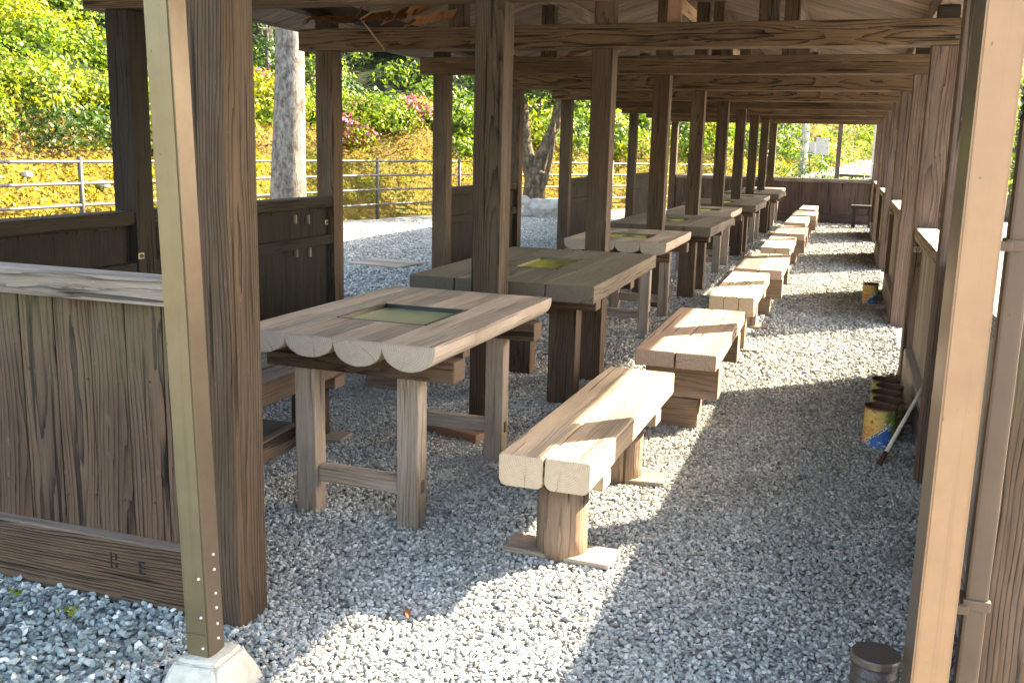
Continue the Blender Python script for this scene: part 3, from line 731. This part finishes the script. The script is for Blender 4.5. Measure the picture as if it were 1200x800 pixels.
def hill_mat():
    mt, nt, out = new_mat('bank_moss'); g = N(nt); tc = g.n('ShaderNodeTexCoord'); P = tc.outputs['Object']
    n1 = g.noise(P, 1.3, 6, .65); n2 = g.noise(P, 9, 5, .7); n3 = g.noise(P, 30, 4, .7)
    col = g.ramp(n1, [(.3, (.05, .034, .012)), (.45, (.13, .085, .018)), (.58, (.11, .095, .02)), (.72, (.05, .065, .016))])
    col = g.mix(g.map(n2, .45, .7, 0, .7), col, (.22, .15, .035)); col = g.mix(g.map(n3, .5, .7, 0, .6), col, (.04, .03, .012))
    g.bsdf(out, col, .95, n3, .8, .05, spec=.1); return mt
me.materials.append(hill_mat()); me.polygons.foreach_set('use_smooth', [True] * len(me.polygons)); me.update()
soil, snt, so = new_mat('woodland_soil'); sg = N(snt); stc = sg.n('ShaderNodeTexCoord')  # woodland ground, coloured near-black to stand in for deep shade gaps
sg.bsdf(so, sg.ramp(sg.noise(stc.outputs['Object'], 6, 6, .7), [(.35, (.005, .009, .004)), (.55, (.014, .022, .008)), (.7, (.035, .042, .014))]), .95, sg.noise(stc.outputs['Object'], 14, 5), .8, .08, spec=.1)  # near-black ground colour paints in deep shade gaps behind the shrubs
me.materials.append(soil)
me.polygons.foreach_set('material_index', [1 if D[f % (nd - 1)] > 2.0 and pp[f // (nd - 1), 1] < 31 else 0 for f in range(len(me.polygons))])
tag(link('hillside', me), kind='structure')

fence = thing('railing_fence', 'long grey pipe railing with four rails below the yellow bank', 'fence', (0, 0, 0))
fp = pp[(pp[:, 1] > -4) & (pp[:, 1] < 27)]
cum = np.concatenate([[0], np.cumsum(np.linalg.norm(np.diff(fp, axis=0), axis=1))])
def at(s): return (float(np.interp(s, cum, fp[:, 0])), float(np.interp(s, cum, fp[:, 1])))
s0 = cum[np.argmin(np.linalg.norm(fp - np.array([-6.77, 12.1]), axis=1))]
ns = [s0 + 2.3 * k for k in range(-6, 6) if 0 < s0 + 2.3 * k < cum[-1]]
for s in ns:
    x, y = at(s); link('fence_post', tube([(0, 0, -.1), (0, 0, 1.12)], .03, M['rail'], 10), fence, (x, y, 0))
for z in (1.06, .80, .54, .27):
    pts = [(*at(s), z) for s in np.arange(ns[0] - 1.5, ns[-1] + .5, .5)]
    link('rail', tube(pts, .021, M['rail'], 8), fence)

# ------------------------------------------------------------------ foliage
def leaf_mat(name, stops, trans=.35, clump=1.2):
    mt, nt, out = new_mat(name); g = N(nt); ge = g.n('ShaderNodeNewGeometry'); tc = g.n('ShaderNodeTexCoord')
    n1 = g.noise(ge.outputs['Position'], clump, 3)
    f = g.math('ADD', g.math('MULTIPLY', ge.outputs['Random Per Island'], .55), g.math('MULTIPLY', g.map(n1, .3, .7), .45))
    col = g.ramp(f, stops)
    b = g.n('ShaderNodeBsdfPrincipled'); nt.links.new(col, b.inputs['Base Color']); b.inputs['Roughness'].default_value = .5; b.inputs['Specular IOR Level'].default_value = .3
    t = g.n('ShaderNodeBsdfTranslucent'); nt.links.new(g.mix(1., col, (1.1, 1.15, .6), 'MULTIPLY'), t.inputs[0])
    mx = g.n('ShaderNodeMixShader'); mx.inputs[0].default_value = trans
    nt.links.new(b.outputs[0], mx.inputs[1]); nt.links.new(t.outputs[0], mx.inputs[2]); nt.links.new(mx.outputs[0], out.inputs[0]); return mt
LF = {
 'spring': leaf_mat('leaf_spring', [(0, (.022, .056, .010)), (.35, (.080, .155, .018)), (.7, (.18, .265, .030)), (1, (.33, .36, .07))], .42),
 'green':  leaf_mat('leaf_green', [(0, (.012, .035, .012)), (.5, (.035, .08, .022)), (1, (.09, .15, .04))]),
 'dark':   leaf_mat('leaf_dark', [(0, (.005, .013, .008)), (.5, (.011, .027, .014)), (1, (.03, .06, .026))], .2),
 'gold':   leaf_mat('leaf_gold', [(0, (.12, .090, .010)), (.3, (.24, .170, .015)), (.65, (.37, .29, .022)), (1, (.34, .36, .05))], .3, 2.2),
 'lime':   leaf_mat('leaf_lime', [(0, (.07, .10, .010)), (.5, (.20, .23, .018)), (1, (.34, .32, .035))], .45),
 'pink':   leaf_mat('petal_pink', [(0, (.34, .045, .14)), (.5, (.52, .13, .26)), (1, (.64, .33, .42))], .3),
 'dry':    leaf_mat('twig_dry', [(0, (.07, .045, .028)), (.5, (.15, .105, .075)), (1, (.22, .17, .13))], .15),
}
def leaves(C, size, mats, midx=None, up=.5, aspect=.55, nrmv=None, rng=RNG):
    """C: (n,3) leaf centres -> one mesh of folded leaf faces"""
    n = len(C)
    nv = rng.normal(size=(n, 3)); nv[:, 2] += up
    if nrmv is not None: nv = nv * .6 + nrmv
    nv /= np.linalg.norm(nv, axis=1)[:, None]
    a = rng.normal(size=(n, 3)); a -= nv * (a * nv).sum(1)[:, None]; a /= np.linalg.norm(a, axis=1)[:, None]
    b = np.cross(nv, a); s = (size * rng.uniform(.6, 1.4, n))[:, None]
    v = np.empty((n, 4, 3)); v[:, 0] = C - a * s * .5; v[:, 2] = C + a * s * .5; fold = nv * s * .12
    v[:, 1] = C + b * s * aspect * .5 + fold; v[:, 3] = C - b * s * aspect * .5 + fold
    me = bpy.data.meshes.new('leaves'); me.vertices.add(n * 4); me.vertices.foreach_set('co', v.reshape(-1).astype(np.float32))
    me.loops.add(n * 4); me.loops.foreach_set('vertex_index', np.arange(n * 4, dtype=np.int32))
    me.polygons.add(n); me.polygons.foreach_set('loop_start', np.arange(0, n * 4, 4, dtype=np.int32))
    for mt in (mats if isinstance(mats, list) else [mats]): me.materials.append(mt)
    if midx is not None: me.polygons.foreach_set('material_index', midx.astype(np.int32))
    me.update(calc_edges=True); return me
def mound_points(n, rx, ry, rz, lobes=7, rng=RNG, base=.0):
    cs = rng.normal(size=(lobes, 3)); cs /= np.linalg.norm(cs, axis=1)[:, None]; cs[:, 2] = np.abs(cs[:, 2])
    cs *= .48
    k = rng.integers(0, lobes, n); d = rng.normal(size=(n, 3)); d /= np.linalg.norm(d, axis=1)[:, None]
    r = rng.uniform(.75, 1.06, n) ** .6 * rng.uniform(.40, .62, lobes)[k]
    p = cs[k] + d * r[:, None]; p[:, 2] = p[:, 2] * 1.0 + .1
    nn = d.copy()
    p *= np.array([rx, ry, rz]); return p[p[:, 2] > base], nn[p[:, 2] > base]
def idx_near(x, y): return int(np.argmin((pp[:, 0] - x) ** 2 + (pp[:, 1] - y) ** 2))

# shrubs covering the hill: one uncountable mass
Cs, Ns, Mi = [], [], []
I0, I1 = idx_near(-7.9, -6), idx_near(1.6, 40); IF = idx_near(20, 50.6)
for q in range(1150):
    i = int(RNG.integers(I0, I1)); d = float(2.0 + 10. * RNG.random() ** 1.4 if q > 220 else RNG.uniform(1.45, 2.6))
    if q % 9 == 8: i = int(RNG.integers(I1 - 4, IF)); d = float(RNG.uniform(.5, 9))
    x, y, z = hill_xyz(i, np.array([d])); r = float(RNG.uniform(.45, .95)) * (1 if d < 5 else 1.3)
    far = math.hypot(x[0] - 1.5, y[0] + 4.3)
    n = int(1500 * r * r / max(1., (far / 15)) ** 1.5)
    p, nn = mound_points(n, r, r, r * .85)
    Cs.append(p + np.array([x[0], y[0], z[0] - .1])); Ns.append(nn)
    rr = RNG.random()
    # the middle of the slope keeps darker woodland shrubs, the near left is bright spring green
    darkzone = (y[0] > 11) and d > 3.6
    mi = 2 if (darkzone and rr < .62) else (1 if rr < .22 else (4 if rr < .5 else 0))
    Mi.append(np.full(len(p), mi))
Cs = np.concatenate(Cs); Ns = np.concatenate(Ns); Mi = np.concatenate(Mi)
tag(link('hillside_shrubs', leaves(Cs, .055 * np.clip(np.linalg.norm(Cs - np.array([1.5, -4.3, 1.3]), axis=1) / 11., 1., 2.6), [LF['spring'], LF['green'], LF['dark'], LF['gold'], LF['lime']], Mi, nrmv=Ns, up=.3)), kind='stuff')
# low golden ground cover on the bank
n = 90000; ii = RNG.integers(I0, I1, n); dd = RNG.uniform(.25, 2.1, n)
x = pp[ii, 0] + nrm[ii, 0] * dd + tg[ii, 0] * RNG.uniform(-.3, .3, n); y = pp[ii, 1] + nrm[ii, 1] * dd + tg[ii, 1] * RNG.uniform(-.3, .3, n)
z = hill_h(dd) + wob(x, y) * np.clip((dd - .2) / 1.5, 0, 1) + RNG.uniform(0, .10, n)
pat = np.sin(x * 2.1 + 1.3 * np.sin(y * 1.1)) + np.sin(y * 1.7 + dd * 3) + .8 * np.sin(y * 4.3 + x * 3 - dd * 5) + RNG.normal(0, .5, n)
mi = np.where(pat > -.3, 0, np.where(pat > -1.3, 1, 2)); mi = np.where((dd > 1.2) & (np.sin(y * 1.3) + np.sin(y * 3.1) > -.9) & (RNG.random(n) < .75), 3, mi); mi = np.where(RNG.random(n) < .24, 1, mi)
keep = ~((dd < .5) & (RNG.random(n) < .4))
tag(link('bank_cover', leaves(np.stack([x, y, z], 1)[keep], .055, [LF['gold'], LF['lime'], LF['spring'], LF['dry']], mi[keep], up=.9)), kind='stuff')

# pink azaleas on the bank, one thing each
def place_on_hill(px, py, d):
    i = idx_near(px, py); x, y, z = hill_xyz(i, np.array([d])); return float(x[0]), float(y[0]), float(z[0])
def azalea(loc, r, label, flowers, look='lime'):
    t = thing('azalea_bush', label, 'bush', loc, random.uniform(0, 6), 'azalea bushes on the bank')
    p, nn = mound_points(1500, r, r, r * .9); link('crown', leaves(p, .065, LF[look], nrmv=nn, up=.4), t)
    if flowers:
        p, nn = mound_points(flowers, r * 1.06, r * 1.06, r * .97); link('blossoms', leaves(p, .075, LF['pink'], nrmv=nn, up=.3, aspect=.9), t)
    link('stem', tube([(0, 0, -.25), (.03, 0, r * .5)], [.035, .015], W('dark', 'Z'), 6), t)
AZ = [((-6.6, 13.2), 1.9, .62, 420, 'round azalea bush with many pink blossoms right of the green sapling'),
      ((-6.2, 13.9), 2.2, .66, 520, 'widest pink azalea bush above the yellow bank left of the third left post'),
      ((-5.7, 14.6), 2.0, .55, 300, 'pink azalea bush half hidden behind the third left post'),
      ((-6.95, 11.6), 2.3, .65, 220, 'yellow-green azalea with few pink blossoms behind the second left post'),
      ((-7.0, 10.9), 2.0, .5, 120, 'small azalea with pale pink blossoms low on the bank'),
      ((-6.5, 13.4), 3.3, .75, 40, 'tall yellow-green azalea hedge mound behind the pink azaleas'),
      ((-3.6, 18.6), 2.2, .6, 60, 'yellow-green azalea mound seen between the middle posts'),
      ((-2.6, 20.5), 2.2, .6, 30, 'lime green azalea mound far along the bank'),
      ((-4.6, 17.0), 2.4, .65, 60, 'yellow-green azalea mound beside the forked tree')]
for (x_, y_), d, r, fl, lb in AZ: azalea(place_on_hill(x_, y_, d), r, lb, fl)

def branch_path(p0, p1, n=6, w=.06):
    p0, p1 = Vector(p0), Vector(p1); o = []
    for i in range(n + 1):
        f = i / n; o.append(p0.lerp(p1, f) + Vector((random.uniform(-w, w), random.uniform(-w, w), random.uniform(-w, w))) * math.sin(math.pi * f))
    return o
def bark_mat(name, c0, c1, c2, sc=14):
    mt, nt, out = new_mat(name); g = N(nt); tc = g.n('ShaderNodeTexCoord'); P = tc.outputs['Object']
    n1 = g.noise(g.vmath('MULTIPLY', P, (1., 1., .45)), sc, 6, .7); n2 = g.noise(P, sc * .35, 3); n3 = g.noise(g.vmath('MULTIPLY', P, (1.2, 1.2, .3)), sc * 2.5, 4, .7)
    col = g.ramp(n1, [(.32, c0), (.5, c1), (.66, c2)]); col = g.mix(g.map(n2, .58, .68, 0, .75), col, c0)
    col = g.mix(g.map(n3, .58, .66, 0, .7), col, tuple(q * .5 for q in c0))
    g.bsdf(out, col, .9, n3, .9, .03, spec=.15); return mt
M['bark_white'] = bark_mat('bark_white', (.07, .055, .045), (.20, .18, .155), (.32, .295, .265), 20)
M['bark_brown'] = bark_mat('bark_brown', (.05, .036, .024), (.12, .09, .06), (.24, .20, .14))
M['bark_grey'] = bark_mat('bark_grey', (.05, .045, .04), (.12, .11, .095), (.2, .18, .16))
# white-barked tree
wt = thing('white_bark_tree', 'tree with a straight pale white peeling trunk beside the railing', 'tree', (-4.95, 6.3, 0))
pts = [(0, .0, -.1), (.0, .0, .15), (.0, 0, .5), (.01, 0, 1.0), (.03, .02, 1.6), (.03, .05, 2.3), (.0, .1, 3.2), (.03, .15, 4.2), (.0, .2, 5.4)]
link('trunk', tube(pts, [.30, .25, .225, .205, .19, .175, .16, .13, .07], M['bark_white'], 20, noise=.03), wt)
for k in range(7):
    a = k * 2.4; l = random.uniform(1.0, 1.7)
    link('limb', tube(branch_path((.0, .15, 3.3 + k * .28), (math.cos(a) * l, math.sin(a) * l, 4.3 + k * .35)), [.06, .05, .045, .04, .03, .02, .01], M['bark_white'], 7), wt)
p, nn = mound_points(5000, 2.2, 2.2, 1.8, 14); p[:, 2] += 4.2
link('crown', leaves(p, .13, LF['green'], nrmv=nn), wt)
# forked tree
ft = thing('forked_tree', 'old forked tree with twisting brown trunk above two pale boulders', 'tree', (-4.55, 15.0, 0))
link('trunk', tube([(0, 0, -.1), (0, 0, .1), (.02, 0, .5), (.05, 0, .85), (.06, 0, 1.0)], [.33, .27, .22, .22, .18], M['bark_brown'], 16, noise=.07), ft)
link('limb', tube([(.05, 0, .75), (.12, 0, 1.05), (.24, 0, 1.4), (.40, .05, 1.8), (.48, .05, 2.3), (.75, .1, 3.2), (.9, .2, 4.2)], [.19, .16, .13, .115, .10, .07, .03], M['bark_brown'], 12, noise=.05), ft)
link('limb', tube([(-.02, 0, .8), (-.12, 0, 1.1), (-.2, 0, 1.5), (-.3, .1, 2.2), (-.7, .2, 3.4), (-.9, .2, 4.3)], [.18, .15, .12, .11, .08, .03], M['bark_brown'], 12, noise=.05), ft)
link('limb', tube([(.12, -.05, .35), (.26, -.08, .7), (.36, -.1, 1.05), (.42, -.1, 1.5), (.44, -.1, 1.9)], [.05, .06, .055, .045, .02], M['bark_brown'], 10, noise=.06), ft)
p, nn = mound_points(3600, 2.1, 1.6, 1.5, 14, base=-.2); p[:, 2] += 2.35
link('crown', leaves(p, .12, LF['green'], nrmv=nn), ft)
# sapling on the bank, woodland trees uphill
def tree(name, label, cat, loc, h, r, look, n, leaf, bark, group=None, cz=.35):
    t = thing(name, label, cat, loc, random.uniform(0, 6), group)
    link('trunk', tube([(0, 0, -.3), (.02, 0, h * .3), (.0, .05, h * .6), (.03, .02, h * .92)], [h * .035, h * .028, h * .018, h * .006], M[bark], 9, noise=.05), t)
    for k in range(5):
        a = k * 2.4 + random.random(); z = h * (.35 + .1 * k)
        link('limb', tube(branch_path((0, 0, z), (math.cos(a) * r * .7, math.sin(a) * r * .7, z + h * .15)), [h * .012, h * .01, h * .009, h * .008, h * .006, h * .004, h * .002], M[bark], 6), t)
    p, nn = mound_points(n, r, r, h * (1 - cz) * .85, 16); p[:, 2] += h * cz
    link('crown', leaves(p, leaf, LF[look], nrmv=nn), t); return t
tree('sapling', 'bright green leafy sapling standing among the pink azaleas', 'sapling', place_on_hill(-6.85, 12.2, 2.7), 2.0, .6, 'green', 1500, .09, 'bark_grey', cz=.1)
for k, (x_, y_, d, h, r, lk) in enumerate([(-6.9, 11.2, 5.2, 5.5, 1.9, 'dark'), (-6.6, 13, 5.0, 6, 2.0, 'dark'), (-6.2, 14.0, 5.6, 6.5, 2.2, 'dark'), (-5.4, 15.5, 6.5, 6, 2.0, 'dark'), (-4.5, 17, 7.5, 6.5, 2.3, 'green'), (-3.3, 19, 6, 6, 2.2, 'green'), (-7.0, 9.4, 7.5, 6, 2.1, 'green'), (-2.3, 21.5, 6, 6, 2.2, 'dark')]):
    tree('woodland_tree', 'dark leafy tree in the shaded wood above the bank' if lk == 'dark' else 'mid green leafy tree standing in the wood above the bank', 'tree', place_on_hill(x_, y_, d), h, r, lk, 3200, .12, 'bark_grey', 'trees in the wood above the bank', .15)
# boulders and stones
def rock(loc, s, label, group=None, cat='boulder', name='boulder'):
    bm = bmesh.new(); bmesh.ops.create_icosphere(bm, subdivisions=3, radius=1.)
    ph = [random.uniform(0, 6) for _ in range(6)]
    for v in bm.verts:
        c = v.co; k = 1 + .16 * math.sin(c.x * 3 + ph[0]) + .13 * math.sin(c.y * 4 + ph[1]) + .1 * math.sin(c.z * 5 + ph[2]) + .05 * math.sin(c.x * 9 + c.y * 7 + ph[3])
        v.co = Vector((c.x * k * s[0], c.y * k * s[1], c.z * k * s[2]))
    o = link(name, mesh_from(bm, M['rock']), None, loc); tag(o, label, cat, group); return o
rock((-4.78, 14.62, .1), (.36, .3, .26), 'pale boulder at the left foot of the forked tree')
rock((-4.22, 14.75, .12), (.34, .3, .28), 'pale boulder at the right foot of the forked tree')
for k in range(14):
    x_, y_, z_ = place_on_hill(-7.3 + .06 * k, 3.6 + k * .42 if k < 8 else 16 + k * .35, random.uniform(.5, 1.2))
    s = random.uniform(.03, .07); rock((x_, y_, z_ + .05), (s * 1.3, s, s * .8), 'small white stone lying in the yellow moss of the bank', 'white stones in the bank', 'stone', 'bank_stone')

# ------------------------------------------------------------------ beyond the end wall
V = [(-.6, 18.2, -.02), (3.2, 18.2, -.02), (-.3, 21, .55), (3.4, 21, .75), (.2, 24, .80), (3.6, 24, 1.0), (1.2, 34, 1.0), (5, 34, 1.15), (2.0, 46, 1.3), (8, 46, 1.5)]
F = [(0, 1, 3, 2), (2, 3, 5, 4), (4, 5, 7, 6), (6, 7, 9, 8)]
me = bpy.data.meshes.new('road'); me.from_pydata(V, [], F); me.materials.append(M['road']); tag(link('road', me), kind='structure')
p_ = thing('wooden_post', 'thin brown post standing beyond the end wall', 'post', (1.27, 19.2, 0))
box('shaft', p_, (0, 0, 1.5), (.10, .10, 3.1), 'red', 'Z'); box('foot', p_, (0, 0, .05), (.2, .2, .14), 'concrete')
pc = thing('tiled_column', 'pale beige tiled column beyond the end wall at the right', 'column', (2.16, 19.6, 0))
for k in range(10): box('tile_course', pc, (-.09, 0, .16 + k * .3), (.18, .16, .292), 'column', bev=.006)
up = thing('utility_pole', 'grey utility pole among the trees beyond the end wall', 'pole', (.14, 27.5, 0))
link('shaft', tube([(0, 0, -.1), (0, 0, 6.)], [.13, .10], M['pole'], 14), up); box('crossarm', up, (0, 0, 5.6), (1.2, .08, .1), 'pole')
for x_, y_, w, h, zc, lb in ((.30, 28.6, .28, .42, 1.58, 'narrow white notice board beside the grey utility pole'), (.62, 29.4, .42, .55, 1.66, 'wider white notice board right of the utility pole')):
    t = thing('notice_board', lb, 'sign', (x_, y_, 0))
    box('panel', t, (0, 0, zc), (w, .04, h), 'white'); box('edge', t, (-w / 2 - .03, .0, zc), (.06, .05, h + .02), 'rail'); link('stake', tube([(0, .04, 0), (0, .04, zc)], .025, M['rail'], 8), t)
rl = thing('low_railing', 'low metal railing beyond the end wall below the pale road', 'railing', (0, 0, 0))
link('rail', tube([(1.3, 19.8, .93), (2.6, 20.0, .90)], .03, M['rail'], 8), rl); link('rail', tube([(1.3, 19.8, .78), (2.6, 20.0, .75)], .02, M['rail'], 8), rl)
for x_ in (1.6, 1.85, 2.2): link('rail_post', tube([(x_, 19.85, 0), (x_, 19.85, .93)], .025, M['rail'], 8), rl)
for k, (x_, y_, r, lk, lb) in enumerate([(.42, 19.6, .95, 'green', 'round green shrub just beyond the end wall'), (-.25, 18.6, .6, 'lime', 'yellow-green shrub beyond the end wall by the last centre post'), (.95, 22.0, 1.1, 'spring', 'spring green shrub behind the brown post'), (1.75, 22.4, .55, 'spring', 'small bright shrub before the pale road')]):
    t = thing('shrub', lb, 'shrub', (x_, y_, 0), 0)
    p, nn = mound_points(1500, r, r, r * 1.25); p[:, 2] += .2; link('crown', leaves(p, .07, LF[lk], nrmv=nn), t); link('stem', tube([(0, 0, -.1), (.02, 0, r)], [.03, .015], M['bark_grey'], 6), t)
tree('leafy_tree', 'leafy tree with hanging branch beyond the end wall', 'tree', (2.25, 24.5, .6), 4.0, 1.7, 'spring', 2600, .10, 'bark_grey', cz=.14)
tree('leafy_tree', 'light green tree left of the grey utility pole', 'tree', (-.7, 25.5, .3), 4.5, 1.3, 'green', 1600, .10, 'bark_grey', cz=.2)
# right of the shelter
for k, (x_, y_, h, r, lb) in enumerate([(5.1, 20.5, 4.4, 1.7, 'bright green tree glimpsed beside the ribbed hose at the right'), (12, 3, 4.5, 2.0, 'broad green tree on the open ground right of the shelter'), (14, 10, 5, 2.2, 'second broad tree farther right of the shelter'), (16, 18, 5, 2.3, 'farthest broad tree right of the shelter')]):
    tree('roadside_tree', lb, 'tree', (x_, y_, 0), h, r, 'spring', 2600, .11, 'bark_grey', cz=.12)

# small weeds and dead leaves on the gravel
for k, (x_, y_, lb) in enumerate([(-.62, -2.28, 'tiny green weed sprouting in slate gravel left of the wall marks'), (-.40, -2.30, 'tiny green weed sprouting in slate gravel below the burnt letter'), (-.74, -2.24, 'tiny green weed near the left edge of the front wall'), (.42, -2.52, 'small green weed in sunlit gravel right of the concrete footing')]):
    C_ = RNG.normal(size=(9, 3)) * np.array([.014, .014, .006]) + np.array([0, 0, .035])
    tag(link('weed', leaves(C_, .022, LF['lime'], up=1.5), None, (x_, y_, 0)), lb, 'weed')
def curl(l, w):
    bm = bmesh.new(); g_ = []
    for i in range(7):
        f = i / 6 - .5; ww = w * math.cos(f * 2.9) ** .7 if abs(f) < .5 else w * .08
        g_.append([bm.verts.new((f * l, sy * ww / 2, .25 * l * f * f + .12 * w * abs(sy))) for sy in (-1, 0, 1)])
    for i in range(6):
        for j in range(2): bm.faces.new((g_[i][j], g_[i + 1][j], g_[i + 1][j + 1], g_[i][j + 1]))
    return mesh_from(bm, M['deadleaf'])
M['deadleaf'] = simple('dead_leaf', (.20, .085, .035), .8, 0, 40, .4, .3)
M['weathered_chip'] = M['deadleaf']
for k, (x_, y_) in enumerate([(-.78, -2.25), (-.56, -2.62), (.48, -1.95), (1.70, -2.02), (-.35, -.55), (1.2, 2.6)]):
    o = link('dead_leaf', curl(random.uniform(.03, .06), random.uniform(.014, .026)), None, (x_, y_, .022), (random.uniform(-.3, .3), random.uniform(-.3, .3), random.uniform(0, 6)))
    tag(o, 'small curled reddish brown dead leaf lying on the gravel', 'leaf', 'dead leaves on the gravel')
